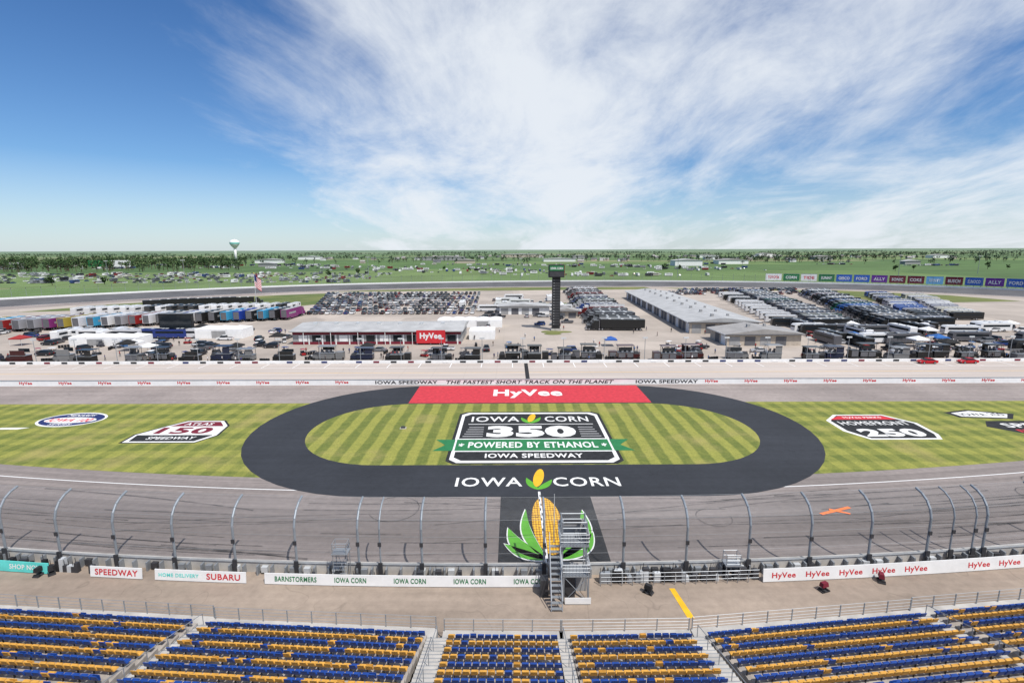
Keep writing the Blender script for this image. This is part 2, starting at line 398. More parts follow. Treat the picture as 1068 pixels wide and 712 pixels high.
o=b.obj('painted_grass_logo'); text('HOMEFRONT',65,88,.055,12.2,2.0,'worn_white',o,bold=.012); text('250',64.8,83.2,.055,10.6,3.8,'worn_white',o,bold=.05); text('HyVee PERKS',65,91.1,.055,7,1.1,'worn_white',o)
b=MB(); shape(b,[(83,91),(92,90),(95,93),(88,95.6),(82.5,94)],.04,'worn_black'); shape(b,[(84,91.6),(91.6,90.7),(93.6,92.8),(88,94.8),(83.6,93.6)],.045,'worn_white'); o=b.obj('painted_grass_logo'); text('IOWA 250',88.6,92.7,.05,8,1.6,'worn_black',o)
b=MB(); shape(b,[(83.5,86),(87,82.3),(99,82.3),(99,89),(86,89)],.04,'worn_black'); o=b.obj('painted_grass_logo'); text('SPEED',92,86.6,.05,10,2.2,'worn_white',o); text('FESTIVAL',92,83.8,.05,10,1.4,'red_paint',o)

# corn mural + start finish
b=MB(); b.poly([(-1.5,46.7,.03),(9.9,46.7,.03),(9.9,60.7,.03),(-1.5,60.7,.03)],'worn_black')
disc(b,4.0,54.2,.042,1.75,6.2,'corn',40,.03)
for (x1,y1,w,bd) in ((-.6,53.4,.85,.9),(-1.0,50.2,.7,.4),(1.5,57.6,.6,.9)):
    leaf(b,3.4,47.0,x1,y1,w+.1,.048,'worn_white',bd); leaf(b,3.4,47.2,x1+.1,y1-.15,w,.054,'leaf_paint',bd)
for (x1,y1,w,bd) in ((8.4,57.4,.9,-1.3),(9.0,52.4,.9,-.7)):
    leaf(b,4.8,47.0,x1,y1,w+.1,.048,'worn_white',bd); leaf(b,4.8,47.2,x1-.1,y1-.15,w,.054,'leaf_paint',bd)
b.obj('painted_corn_mural')
b=MB(); b.poly([(SF-.1,45.2,.06),(SF+.2,45.2,.06),(SF+.2,62,.06),(SF-.1,62,.06)],'white_paint')
for i in range(14): b.poly([(SF-.08+.12*(i%2),45.6+i*1.15,.066),(SF+.05+.12*(i%2),45.6+i*1.15,.066),(SF+.05+.12*(i%2),46.2+i*1.15,.066),(SF-.08+.12*(i%2),46.2+i*1.15,.066)],'black_paint')
b.poly([(SF-.1,116.1,.034),(SF+.9,116.1,.034),(SF+.9,138.3,.034),(SF-.1,138.3,.034)],'black_paint')
b.obj('start_finish_line')

# skid marks
b=MB()
def skid(x,y,L,ang,curv,w=.22,y0=46,y1=64.6):
    px,py,a=x,y,ang; n=14
    pts=[]
    for i in range(n+1):
        pts.append((px,py,a)); px+=math.cos(a)*L/n; py+=math.sin(a)*L/n; a+=curv*L/n
    for (xa,ya,a0),(xb,yb,a1) in zip(pts[:-1],pts[1:]):
        lo,hi=y0+cv(xa),y1+cv(xa)
        if not (lo<ya<hi and lo<yb<hi): continue
        b.poly([(xa-math.sin(a0)*w/2,ya+math.cos(a0)*w/2,.07),(xb-math.sin(a1)*w/2,yb+math.cos(a1)*w/2,.07),(xb+math.sin(a1)*w/2,yb-math.cos(a1)*w/2,.07),(xa+math.sin(a0)*w/2,ya-math.cos(a0)*w/2,.07)],'skid')
for i in range(46):
    X=R.uniform(-75,75); Y=R.uniform(48,60)+cv(X); L=R.uniform(8,40); A=R.choice((0,math.pi))+R.uniform(-.06,.06)+.00216*X; C=R.uniform(-.006,.006); W=R.uniform(.1,.25)
    skid(X,Y,L,A,C,W)
    if i%3==0: skid(X,Y+1.6,L,A,C,W)
for X,Y,r in ((68,60,2.2),(70,60,1.8),(-17,56,3),(24,57,2.0)): skid(X,Y+cv(X)*.5,2*math.pi*r*.8,R.uniform(0,6),1/r,.16)
b.v=[(x,y,.058+.00001*i) for i,(x,y,z) in enumerate(b.v)]
b.obj('tyre_skid_marks')
b=MB(); b.poly([(36.6,55.8,.09),(41,57.4,.09),(40.8,57.8,.09),(36.4,56.2,.09)],'orange_paint'); b.poly([(38.0,56.9,.095),(39.9,55.9,.095),(40.1,56.2,.095),(38.2,57.3,.095)],'orange_paint'); b.obj('orange_track_marking')

# ------------------------------------------------------------------ front wall, fence, banners
b=MB(); n=80; X0,X1=-85,85
for i in range(n):
    a=X0+(X1-X0)*i/n; c=X0+(X1-X0)*(i+1)/n; ya,yc=44.7+cv(a),44.7+cv(c)
    b.raw([(a,ya,0),(c,yc,0),(c,yc+.45,0),(a,ya+.45,0),(a,ya,1.1),(c,yc,1.1),(c,yc+.45,1.1),(a,ya+.45,1.1)],[(4,5,6,7),(0,1,5,4),(2,3,7,6)],'concrete')
    b.raw([(a,ya-.1,1.15),(c,yc-.1,1.15),(c,yc-.1,1.35),(a,ya-.1,1.35)],[(0,1,2,3)],'pale_steel')
for i in range(int((X1-X0)/1.4)):
    a=X0+i*1.4; y=44.7+cv(a)
    b.box(a,a+.14,y-.55,y-.002,.0,.95,'steel')
    q=R.randint(0,6)
    if q in (0,2,3): b.box(a+.4,a+1.0,y-.42,y-.004,.25,.8,('pale_steel','','dark_steel','steel')[q])
b.obj('trackside_wall')
posts=[-2.6-6.1*i for i in range(13)]+[3.0]+[10.6+6.1*i for i in range(12)]
posts.sort()
extra=[-14.8+2.1,43.6,46.0]
b=MB()
def post(b,X,r=.1):
    y=44.55+cv(X)
    b.tube([(X,y,0),(X,y,4.9),(X,y+.25,5.7),(X,y+.8,6.4),(X,y+1.5,6.8),(X,y+2.3,7.0)],r,8,'post_steel')
    b.box(X-.2,X+.2,y-.25,y-.1,0,1.5,'dark_steel'); b.box(X-.16,X+.16,y-.2,y-.1,3.2,3.6,'dark_steel')
for X in posts: post(b,X,.115)
for X in extra: post(b,X,.08)
prof=[(0,2.4),(0,4.1),(.25,5.7),(2.3,7.0)]
for X,Xn in zip(posts[:-1],posts[1:]):
    for (dy,z) in prof:
        b.cyl((X,44.6+cv(X)+dy,z),(Xn,44.6+cv(Xn)+dy,z),.011,.011,3,'cable',False)
    pf=[(0,1.1),(0,4.9),(.25,5.7),(.8,6.4),(2.3,7.0)]
    for (d0,z0),(d1,z1) in zip(pf[:-1],pf[1:]):
        b.poly([(X,44.62+cv(X)+d0,z0),(Xn,44.62+cv(Xn)+d0,z0),(Xn,44.62+cv(Xn)+d1,z1),(X,44.62+cv(X)+d1,z1)],'wire')
b.obj('catch_fence')

def banner(name,xa,xb,k,z0=.08,z1=1.12,step=2.,items=()):
    b=MB(); n=max(1,int((xb-xa)/step))
    for i in range(n):
        a=xa+(xb-xa)*i/n; c=xa+(xb-xa)*(i+1)/n; ya,yc=42.9+cv(a),42.9+cv(c)
        b.raw([(a,ya,z0),(c,yc,z0),(c,yc+.06,z0),(a,ya+.06,z0),(a,ya+.12,z1),(c,yc+.12,z1),(c,yc+.18,z1),(a,ya+.18,z1)],[(0,1,5,4),(4,5,6,7),(2,3,7,6),(1,2,6,5),(0,4,7,3)],k)
        b.cyl((a,ya+.3,0),(a,ya+.3,1.1),.04,.04,5,'steel')
    o=b.obj(name)
    for (tx,body,w,h,kk) in items:
        t=text(body,tx,42.9+cv(tx)+.035,.62,w,h,kk,o,vert=True,bold=.02); t.rotation_euler=(-.115,0,math.atan(.00216*tx))
    return o
banner('advertising_banner',-54,-45.2,'teal_paint',items=[(-52,'SHOP NOW',3.2,.5,'white_paint'),(-47.6,'SHOP NOW',3.6,.5,'white_paint')])
banner('advertising_banner',-40.8,-35.5,'white_wall',items=[(-38.1,'SPEEDWAY',4.4,.6,'red_paint')])
banner('advertising_banner',-34.2,-25.2,'white_wall',items=[(-31.8,'HOME DELIVERY',4,.36,'teal_paint'),(-27.4,'SUBARU',3.3,.6,'red_paint')])
banner('advertising_banner',-23.4,3.0,'white_wall',items=[(-20.4,'BARNSTORMERS',4.0,.5,'green_paint')]+[(-15.2+i*5.6,'IOWA CORN',3.0,.5,'green_paint') for i in range(4)])
banner('advertising_banner',23.6,58,'white_wall',z1=1.35,items=[(25.6+i*3.3,'HyVee',2.3,.7,'red_paint') for i in range(9) if i!=5])
b=MB()
for i in range(60):
    X=R.choice((R.uniform(-50,-41),R.uniform(8,23),R.uniform(8,23),R.uniform(-25,23))); y=43.35+cv(X); w=R.uniform(.3,.9); h=R.uniform(.4,1.5)
    b.box(X,X+w,y,y+R.uniform(.3,.6),.0,h,R.choice(['pale_steel','dark_steel','dark_steel','black_paint','steel']),.03,.03)
    b.cyl((X+.1,y+.2,h),(X+.1,y+.2,h+.5),.03,.03,5,'dark_steel')
b.obj('trackside_equipment')
b=MB(); X=8.2
while X<23.2:
    y=43+cv(X); b.cyl((X,y,0),(X,y,1.3),.035,.035,5,'steel')
    for z in (.5,.9,1.3): b.cyl((X,y,z),(X+1,43+cv(X+1),z),.025,.025,4,'steel')
    X+=1
b.obj('guard_rail')

def scaffold(X,hh=4.0):
    b=MB(); y=43.4+cv(X)
    for dx in (0,1.3):
        for dy in (0,.9): b.cyl((X+dx,y+dy,0),(X+dx,y+dy,hh),.04,.04,5,'steel')
    for i in range(int(hh/.36)): b.cyl((X,y,.3+i*.35),(X+1.3,y,.3+i*.35),.025,.025,4,'steel')
    b.box(X-.1,X+1.4,y-.1,y+1.0,hh-1.1,hh-1,'steel')
    b.cyl((X,y,0.3),(X+1.3,y+.9,hh-1.1),.025,.025,4,'steel'); b.cyl((X+1.3,y,0.3),(X,y+.9,hh-1.1),.025,.025,4,'steel')
    for z in (hh-.5,hh): b.tube([(X,y,z),(X+1.3,y,z),(X+1.3,y+.9,z),(X,y+.9,z),(X,y,z)],.025,4,'steel')
    b.obj('scaffold_tower')
scaffold(-16.9)
scaffold(20.2,2.6)
# flag stand
b=MB(); xa,xb,ya,yb=4.5,6.7,40.9,44.0
for X in (xa,xb):
    for Y in (ya,(ya+yb)/2,yb): b.box(X-.07,X+.07,Y-.07,Y+.07,0,6.9 if Y>ya else 3.6,'steel')
b.box(xa-.2,xb+.2,ya+1.2,yb+.6,4.6,4.72,'steel'); b.box(xa-.1,xb+.1,ya-.1,ya+1.6,2.5,2.62,'steel')
for z0,x_a,x_b,y_a,y_b in ((4.72,xa-.2,xb+.2,ya+1.2,yb+.6),(2.62,xa-.1,xb+.1,ya-.1,ya+1.6)):
    for z in (.4,.75,1.1): b.tube([(x_a,y_b,z0+z),(x_a,y_a,z0+z),(x_b,y_a,z0+z),(x_b,y_b,z0+z)],.03,4,'pale_steel')
    k=x_a
    while k<=x_b: b.cyl((k,y_a,z0),(k,y_a,z0+1.1),.02,.02,4,'steel'); k+=.3
for z in (3.2,5.8,6.3,6.85): b.tube([(xa,yb,z),(xa,ya+1.5,z),(xb,ya+1.5,z),(xb,yb,z),(xa,yb,z)],.045,4,'steel')
b.box(xa-.15,xb+.15,yb+.55,yb+.62,4.72,5.9,'grey_paint'); b.box(xb+.12,xb+.18,ya+1.3,yb+.5,4.8,5.8,'grey_paint')
b.poly([(xa-.12,ya+1.6,3.0),(xa-.12,yb,3.0),(xa-.12,yb,6.8),(xa-.12,ya+1.6,6.8)],'wire')
for i in range(12):
    b.box(xa-1.1,xa-.25,39.6+i*.26,39.9+i*.26,.2+i*.38,.26+i*.38,'steel')
for dx in (-1.15,-.2):
    b.cyl((xa+dx,39.6,.1),(xa+dx,42.8,4.7),.05,.05,5,'steel'); b.cyl((xa+dx,39.6,1.1),(xa+dx,42.8,5.7),.03,.03,5,'pale_steel')
b.cyl((xa,ya,0),(xb,ya,2.5),.03,.03,4,'steel'); b.cyl((xb,ya,0),(xa,ya,2.5),.03,.03,4,'steel')
b.cyl((xb,ya,0),(xb,yb,4.5),.03,.03,4,'steel'); b.cyl((xa,ya,0),(xa,yb,4.5),.03,.03,4,'steel')
b.box(xa+.2,xa+1.1,ya+.6,ya+1.4,.0,2.0,'dark_steel'); b.box(xb-.9,xb-.1,ya+1.5,ya+2.4,0,1.8,'grey_paint'); b.box(xa-2.0,xa-1.3,ya+.6,ya+1.5,0,1.7,'dark_steel'); b.box(xa+.1,xb+.2,ya-.4,ya-.35,0.1,.7,'white_wall')
b.cyl((xa-.6,yb+.4,3.7),(xa-.6,yb+.4,8.6),.05,.03,6,'pale_steel')
b.box(xa+.3,xb-.3,yb-.2,yb+.1,5.9,6.2,'dark_steel')
b.obj('flag_stand')
b=MB(); b.poly([(14.9,38.8,.03),(15.5,38.8,.03),(15.0,42.7,.03),(14.5,42.7,.03)],'yellow_paint'); b.obj('walkway_line')
def floodlamp(X,Y,k):
    b=MB(); b.box(-.45,.45,-.3,.3,0,.12,'dark_steel'); b.cyl((0,0,.1),(0,0,.7),.05,.05,6,'dark_steel'); b.box(-.35,.35,-.2,.25,.45,.85,k,.05,.05); b.cyl((-.25,-.3,.12),(-.25,.3,.12),.12,.12,8,'tyre'); b.cyl((.25,-.3,.12),(.25,.3,.12),.12,.12,8,'tyre')
    b.obj('air_blower',None,(X,Y,.02),R.uniform(0,3))
floodlamp(28.6,42.3,'maroon_paint'); floodlamp(34.8,43.6,'maroon_paint'); floodlamp(-46.0,45.0,'black_paint'); floodlamp(-45,45.2,'black_paint'); floodlamp(12.4,42.1,'black_paint')

# ------------------------------------------------------------------ grandstand
secs=[(-62,-25.4,39.6,36.6),(-24.2,-6.7,36.4,35.2),(-5.0,3.4,34.95,34.8),(4.3,13.6,34.8,34.95),(14.9,33.0,35.05,37.1),(34.2,62,37.3,40.4)]
NR=17; TR=1.0; RI=.30; Z1=1.5
for si,(xa,xb,ya,yb) in enumerate(secs):
    b=MB(); L=math.hypot(xb-xa,yb-ya); ang=math.atan2(yb-ya,xb-xa)
    n=int(L/.56)
    for r in range(NR):
        z=Z1+RI*r; y0=-TR*r
        b.box(0,L,y0-TR,y0-.004,0 if r==0 else z-RI-.3,z,'step_concrete')
        for s_ in range(n):
            x=.06+s_*L/n; w=L/n-.07
            k='seat_blue' if r%2==0 else 'seat_gold'
            if R.random()<.05: k='seat_gold' if k=='seat_blue' else 'seat_blue'
            if si in (2,3) and r%2==0 and s_%9 in (0,): k='seat_gold'
            yy=y0-.55+R.uniform(-.012,.012); up=.46 if R.random()<.93 else .78
            b.box(x,x+w,yy,yy+(.40 if up<.5 else .08),z+.40,z+up,k,.02,.02)
            b.raw([(x,yy-.06,z+.44),(x+w,yy-.06,z+.44),(x+w,yy,z+.44),(x,yy,z+.44),(x+.04,yy-.2,z+.84),(x+w-.04,yy-.2,z+.84),(x+w-.04,yy-.14,z+.84),(x+.04,yy-.14,z+.84)],[(4,5,6,7),(0,1,5,4),(1,2,6,5),(2,3,7,6),(3,0,4,7)],k)
            if s_%2==0: b.box(x,x+.05,yy+.1,yy+.2,z,z+.4,'dark_steel')
    b.obj('grandstand_seating',None,(xa,ya,0),ang)
b=MB()
for (a,c) in zip(secs[:-1],secs[1:]):
    x0,x1=a[1]+.02,c[0]-.02; y=min(a[3],c[2])
    for r in range(NR*2):
        z=Z1+RI*r/2-.02; b.box(x0,x1,y-.5*r-.5,y-.5*r-.003,0,z,'concrete')
        b.box(x0+.02,x1-.02,y-.5*r-.06,y-.5*r+.003,z-.05,z+.004,'steel')
    b.tube([((x0+x1)/2,y-i*2.,Z1+RI*i*2+1.0) for i in range(0,6)],.03,5,'steel')
    for i in range(6): b.cyl(((x0+x1)/2,y-i*2.,Z1+RI*i*2-.1),((x0+x1)/2,y-i*2.,Z1+RI*i*2+1.0),.03,.03,5,'steel')
b.obj('aisle_stairs')
b=MB()
for (xa,xb,ya,yb) in secs:
    b.raw([(xa-.6,ya,0),(xb+.6,yb,0),(xb+.6,yb+1.5,0),(xa-.6,ya+1.5,0),(xa-.6,ya,.9),(xb+.6,yb,.9),(xb+.6,yb+1.5,.9),(xa-.6,ya+1.5,.9)],[(4,5,6,7),(2,3,7,6),(1,2,6,5),(0,4,7,3)],'concrete')
b.obj('grandstand_front_walk')
b=MB()
for (xa,xb,ya,yb) in secs:
    n=int((xb-xa)/1.9); P=[(xa-.5+(xb-xa+1)*i/n,ya+1.4+(yb-ya)*i/n) for i in range(n+1)]
    for p in P: b.box(p[0]-.035,p[0]+.035,p[1]-.035,p[1]+.035,.9,2.0,'steel')
    for z in (1.15,1.4,1.7,2.0): b.tube([(p[0],p[1],z) for p in P],.022,4,'steel')
b.obj('grandstand_railing')

# ------------------------------------------------------------------ pit wall
b=MB(); b.box(-170,170,115.6,115.95,0,1.25,'white_paint'); b.box(-170,170,115.55,116.0,1.252,1.32,'steel')
pw=b.obj('pit_wall')
text('THE FASTEST SHORT TRACK ON THE PLANET',4.2,115.58,.66,39,.85,'black_paint',pw,True,.025,.25)
text('IOWA SPEEDWAY',-24.6,115.58,.66,14.5,.8,'black_paint',pw,True,.03); text('IOWA SPEEDWAY',36,115.58,.66,14.5,.8,'black_paint',pw,True,.03)
for i in range(13):
    for sg in (-1,1):
        X=3.4+sg*(43+i*9.2); text('HyVee',X,115.58,.66,3.0,.85,'red_paint',pw,True,.04)
b=MB(); b.box(-170,170,138.6,138.9,0,.85,'white_wall')
for i in range(70): b.box(-168+i*4.8,-166.4+i*4.8,138.55,138.598,.2,.7,R.choice(['maroon_paint','white_paint','black_paint','navy_paint','black_paint']))
b.obj('pit_stall_wall')
b=MB()
for i in range(-13,14):
    X=i*11.3+3; b.cyl((X,139.6,0),(X,139.6,7.0),.09,.07,6,'steel'); b.box(X-.7,X+.7,139.5,139.7,6.6,7.0,'pale_steel')
b.obj('pit_light_poles')

# ------------------------------------------------------------------ vehicles
def wheel(b,x,y,r,w):
    b.cyl((x-w/2,y,r),(x+w/2,y,r),r,r,12,'tyre'); s=1 if x>0 else -1
    b.cyl((x+s*w*.5,y,r),(x+s*(w*.5+.01),y,r),r*.6,r*.55,8,'rim')
def car_mesh(kind):
    b=MB()
    if kind=='sedan':
        b.prof([(-2.35,.35),(-2.4,.7),(-2.25,.95),(-1.3,1.0),(.9,.95),(2.0,.82),(2.35,.62),(2.35,.32),(1.9,.24),(-1.9,.24)],-.88,.88,'paint')
        low,up=[(-1.75,.98),(1.15,.93)],[(-1.0,1.42),(.35,1.42)]
    elif kind=='suv':
        b.prof([(-2.3,.4),(-2.35,1.0),(-2.2,1.1),(1.0,1.08),(2.1,.98),(2.3,.7),(2.3,.35),(-1.9,.3)],-.93,.93,'paint')
        low,up=[(-2.2,1.09),(1.2,1.07)],[(-1.95,1.72),(.5,1.72)]
    else:
        b.prof([(-2.7,.5),(-2.75,1.0),(-.6,1.08),(1.3,1.08),(2.5,.98),(2.7,.7),(2.7,.4),(-2.3,.35)],-.95,.95,'paint')
        b.box(-.8,.8,-2.6,-.75,1.081,1.09,'trim')
        low,up=[(-.7,1.08),(1.45,1.07)],[(-.5,1.8),(.75,1.8)]
    W,w=.86,.66
    b.raw([(-W,low[0][0],low[0][1]),(W,low[0][0],low[0][1]),(W,low[1][0],low[1][1]),(-W,low[1][0],low[1][1]),(-w,up[0][0],up[0][1]),(w,up[0][0],up[0][1]),(w,up[1][0],up[1][1]),(-w,up[1][0],up[1][1])],[(0,1,5,4),(1,2,6,5),(2,3,7,6),(3,0,4,7)],'glass')
    b.box(-w-.02,w+.02,up[0][0]-.03,up[1][0]+.03,up[0][1]-.01,up[0][1]+.05,'paint',.05,.08)
    L=2.7 if kind=='pickup' else 2.36
    for sx in (-1,1):
        for wy in (-L*.6,L*.62): wheel(b,sx*.84,wy,.34 if kind=='sedan' else .4,.22)
        b.box(sx*.7-.15,sx*.7+.15,L-.06,L+.015,.6,.75,'lamp_white'); b.box(sx*.7-.15,sx*.7+.15,-L-.05,-L+.02,.72,.9,'lamp_red')
        b.box(sx*.98-.08,sx*.98+.08,low[1][0]-.35,low[1][0]-.2,1.0,1.12,'paint')
    return b.mesh(kind)
cars={k:car_mesh(k) for k in ('sedan','suv','pickup')}
PAL=[(.7,.7,.7)]*5+[(.03,.03,.035)]*6+[(.2,.21,.23)]*4+[(.4,.41,.43)]*3+[(.22,.02,.02)]*1+[(.02,.05,.18)]*2+[(.1,.1,.11)]*4
def car(X,Y,rz,k=None,c=None,name='parked_car',z=.03):
    k=k or R.choice(['sedan','suv','suv','pickup']); return put(name,cars[k],(X,Y,z),rz,None,c or R.choice(PAL))
def hauler_mesh(stripe):
    b=MB()
    b.box(-1.28,1.28,-8.2,7.8,1.05,4.1,'paint'); b.box(-1.15,1.15,-8.0,7.6,4.102,4.16,'grey_paint' if stripe==1 else 'paint')
    b.box(-1.22,1.22,-4.2,3.5,.55,1.05,'paint'); b.box(-1.05,1.05,-8.26,-8.2,1.2,3.95,'trim')
    if stripe: b.box(-1.292,-1.281,-6,1,2.2,2.9,'grey_paint'); b.box(1.281,1.292,-6,1,2.2,2.9,'grey_paint')
    for i in range(3): b.box(-.5,.5,-5+i*4.5,-4+i*4.5,4.16,4.4,'pale_steel',.06,.06)
    for y in (-6.6,-5.4,7.2,8.3):
        for s in (-1,1): wheel(b,s*1.1,y,.5,.32)
    b.box(-1.2,1.2,8.4,10.4,.7,3.7,'paint',.1,.12); b.box(-1.1,1.1,10.4,11.0,.7,2.9,'paint'); b.box(-1.0,1.0,10.98,11.05,1.9,2.75,'glass')
    b.box(-.95,.95,11.0,12.8,.6,1.85,'paint',.12,.1); b.box(-.6,.6,12.78,12.86,.7,1.6,'rim'); b.box(-1.15,1.15,12.8,13.1,.4,.75,'rim')
    b.box(-.6,.6,6.6,12,.5,.75,'dark_steel')
    for s in (-1,1): wheel(b,s*1.05,12.0,.5,.3); b.cyl((s*1.15,8.3,1),(s*1.15,8.3,3.9),.08,.08,6,'rim')
    return b.mesh('hauler')
def coach_mesh():
    b=MB()
    b.prof([(-6,.5),(-6,3.2),(-5.8,3.4),(5.4,3.4),(6,2.8),(6.1,.5)],-1.25,1.25,'paint')
    b.box(-1.262,-1.251,-5.2,5,1.9,2.7,'glass'); b.box(1.251,1.262,-5.2,5,1.9,2.7,'glass'); b.box(-1.1,1.1,5.9,6.03,1.5,2.7,'glass')
    for y in (-3.2,4.3):
        for s in (-1,1): wheel(b,s*1.1,y,.5,.3)
    for y in (-3,1): b.box(-.4,.4,y,y+.8,3.4,3.65,'pale_steel')
    b.box(1.25,1.9,-1.5,2.,.9,2.9,'paint'); return b.mesh('coach')
def pit_mesh(var):
    b=MB()
    b.box(-1.7,1.7,-.9,.9,.35,1.75,'paint'); b.box(-1.6,-.1,-.91,-.901,.5,1.6,'trim'); b.box(.1,1.6,-.91,-.901,.5,1.6,'trim')
    b.box(-1.8,1.8,-1.0,1.0,1.75,1.83,'steel')
    if var!=2:
        for x in (-1.6,1.6):
            for y in (-.85,.85): b.cyl((x,y,1.8),(x,y,3.5),.05,.05,5,'dark_steel')
        b.box(-1.9,1.9,-1.15,1.15,3.5,3.62,'paint',.1,.1)
    for x in (-1,0,1): b.box(x-.25,x+.25,.1,.5,1.83,2.3,'trim'); b.box(x-.25,x+.25,.45,.55,2.3,2.8,'trim')
    if var!=1: b.box(-1.3,1.3,-.95,-.88,2.3,3.2,'glass')
    if var==1: b.box(-1.7,-.1,.86,.9,1.83,3.4,'paint')
    if var==2: b.box(-1.7,1.7,.8,.9,1.83,3.0,'paint')
    b.box(1.75,3.1,-.7,.7,.3,1.3,'paint'); b.box(1.85,3.0,-.6,.6,1.3,1.9,'dark_steel',.2,.1)
    if var==0: b.box(-3.6,-2.0,-.8,.8,.3,2.1,'paint'); b.box(-3.5,-2.1,-.82,-.801,.5,1.9,'trim')
    for x in (-1.4,1.4,2.8):
        for s in (-1,1): b.cyl((x,s*.75,.3),(x,s*.95,.3),.3,.3,10,'tyre')
    return b.mesh('pit_box')
def tent_mesh():
    b=MB()
    for x in (-1.5,1.5):
        for y in (-1.5,1.5): b.cyl((x,y,0),(x,y,2.3),.04,.04,4,'pale_steel')
    for s0,s1 in (((-1.6,-1.6),(1.6,-1.6)),((1.6,-1.6),(1.6,1.6)),((1.6,1.6),(-1.6,1.6)),((-1.6,1.6),(-1.6,-1.6))):
        b.poly([(*s0,2.3),(*s1,2.3),(0,0,3.2)],'cloth'); b.poly([(*s0,2.0),(*s1,2.0),(*s1,2.3),(*s0,2.3)],'cloth')
    return b.mesh('tent')
def cart_mesh():
    b=MB(); b.box(-.6,.6,-1.2,1.2,.3,.7,'paint',.05,.1); b.box(-.55,.55,-.6,-.1,.7,.95,'trim'); b.box(-.55,.55,-.75,-.6,.9,1.3,'trim')
    for x in (-.55,.55):
        for y in (-.9,.7): b.cyl((x,y,.7),(x,y*.9,1.85),.03,.03,4,'dark_steel')
        for y in (-.8,.8): b.cyl((x-.1,y,.25),(x+.1,y,.25),.25,.25,10,'tyre')
    b.box(-.62,.62,-1.0,.9,1.85,1.93,'paint',.05,.05); return b.mesh('cart')
def tyres_mesh():
    b=MB()
    for i in range(4):
        for j in range(3): b.cyl((i*.75,0,.02+j*.32),(i*.75,0,.30+j*.32),.34,.34,10,'tyre'); b.cyl((i*.75,0,.302+j*.32),(i*.75,0,.31+j*.32),.18,.18,8,'rim')
    return b.mesh('tyres')
HAULS=[hauler_mesh(i) for i in (0,0,1)]; COACH,TENT,CART,TYR=coach_mesh(),tent_mesh(),cart_mesh(),tyres_mesh(); PITS=[pit_mesh(i) for i in range(3)]
def person_mesh():
    V=[(0,0,.97),(0,0,1.2),(0,0,1.42),(0,0,1.54),(0,.01,1.65),(0,.01,1.74)]; Rr=[(.15,.11),(.14,.1),(.17,.11),(.06,.06),(.095,.1),(.085,.09)]; E=[(0,1),(1,2),(2,3),(3,4),(4,5)]
    def ch(root,pts):
        p=root
        for (co,r) in pts: V.append(co); Rr.append((r,r)); E.append((p,len(V)-1)); p=len(V)-1
    for s in (-1,1):
        ch(2,[((s*.2,0,1.43),.06),((s*.26,-.03,1.15),.045),((s*.24,.1*(1 if s>0 else .3),.93),.035),((s*.235,.13*(1 if s>0 else .4),.85),.03)])
        ch(0,[((s*.1,0,.9),.09),((s*.11,.1*s+.03,.5),.062),((s*.12,.12*s-.05,.09),.042),((s*.13,.12*s+.1,.05),.04)])
    me=bpy.data.meshes.new('p'); me.from_pydata(V,E,[]); o=bpy.data.objects.new('p',me); COL.objects.link(o)
    o.modifiers.new('s','SKIN'); sv=me.skin_vertices[0].data
    for i,r in enumerate(Rr): sv[i].radius=r
    sv[0].use_root=True
    u=o.modifiers.new('u','SUBSURF'); u.levels=1; u.render_levels=1
    dg=bpy.context.evaluated_depsgraph_get(); m2=bpy.data.meshes.new_from_object(o.evaluated_get(dg)); bpy.data.objects.remove(o)
    m2.materials.clear()
    for k in ('cloth','trousers','skin','hair','tyre'): m2.materials.append(M[k])
    for p in m2.polygons:
        c=p.center; p.use_smooth=True
        if c.z>1.7 or (c.z>1.62 and c.y<-.02): i=3
        elif c.z>1.52: i=2
        elif c.z<.1: i=4
        elif abs(c.x)>.2 and c.z<1.1: i=2
        elif c.z<.98: i=1
        else: i=0
        p.material_index=i
    return m2
try: PER=person_mesh()
except Exception as ex: print('person fail',ex); PER=None
SH=[(.02,.02,.02),(.02,.04,.15),(.6,.6,.6),(.3,.02,.02),(.7,.7,.7),(.05,.05,.06),(.03,.12,.3)]
def person(X,Y,z=.03):
    if PER: put('person',PER,(X,Y,z),R.uniform(0,6.28),None,R.choice(SH),(1,1,1))

X=-150
while X<150:
    put('pit_box',R.choice(PITS),(X,142.0+R.uniform(-.5,2.5),.03),R.choice((0,math.pi))+R.uniform(-.06,.06),None,R.choice([(.02,.02,.02)]*9+[(.02,.025,.05),(.05,.012,.012),(.18,.18,.18)]),(R.uniform(1.0,1.35),1.2,R.uniform(.9,1.25)))
    if R.random()<.7: put('tyre_stack',TYR,(X+5,141+R.uniform(0,4),.03),R.uniform(-.3,.3))
    if R.random()<.5: put('utility_cart',CART,(X+R.uniform(3,7),146+R.uniform(0,8),.03),R.uniform(0,6),None,R.choice(SH))
    for q in range(R.randint(1,4)): person(X+R.uniform(-4,7),139.6+R.uniform(0,9))
    X+=R.uniform(6,12.5)
for q in range(90):
    person(R.uniform(-140,150),R.uniform(143,200))
for q in range(14): person(R.uniform(122,140),R.uniform(149,152))
for X,Y,rz in ((113.2,136.4,math.pi/2),(124.4,136.6,math.pi/2)): car(X,Y,rz,'sedan',(.45,.01,.02),'pace_car')
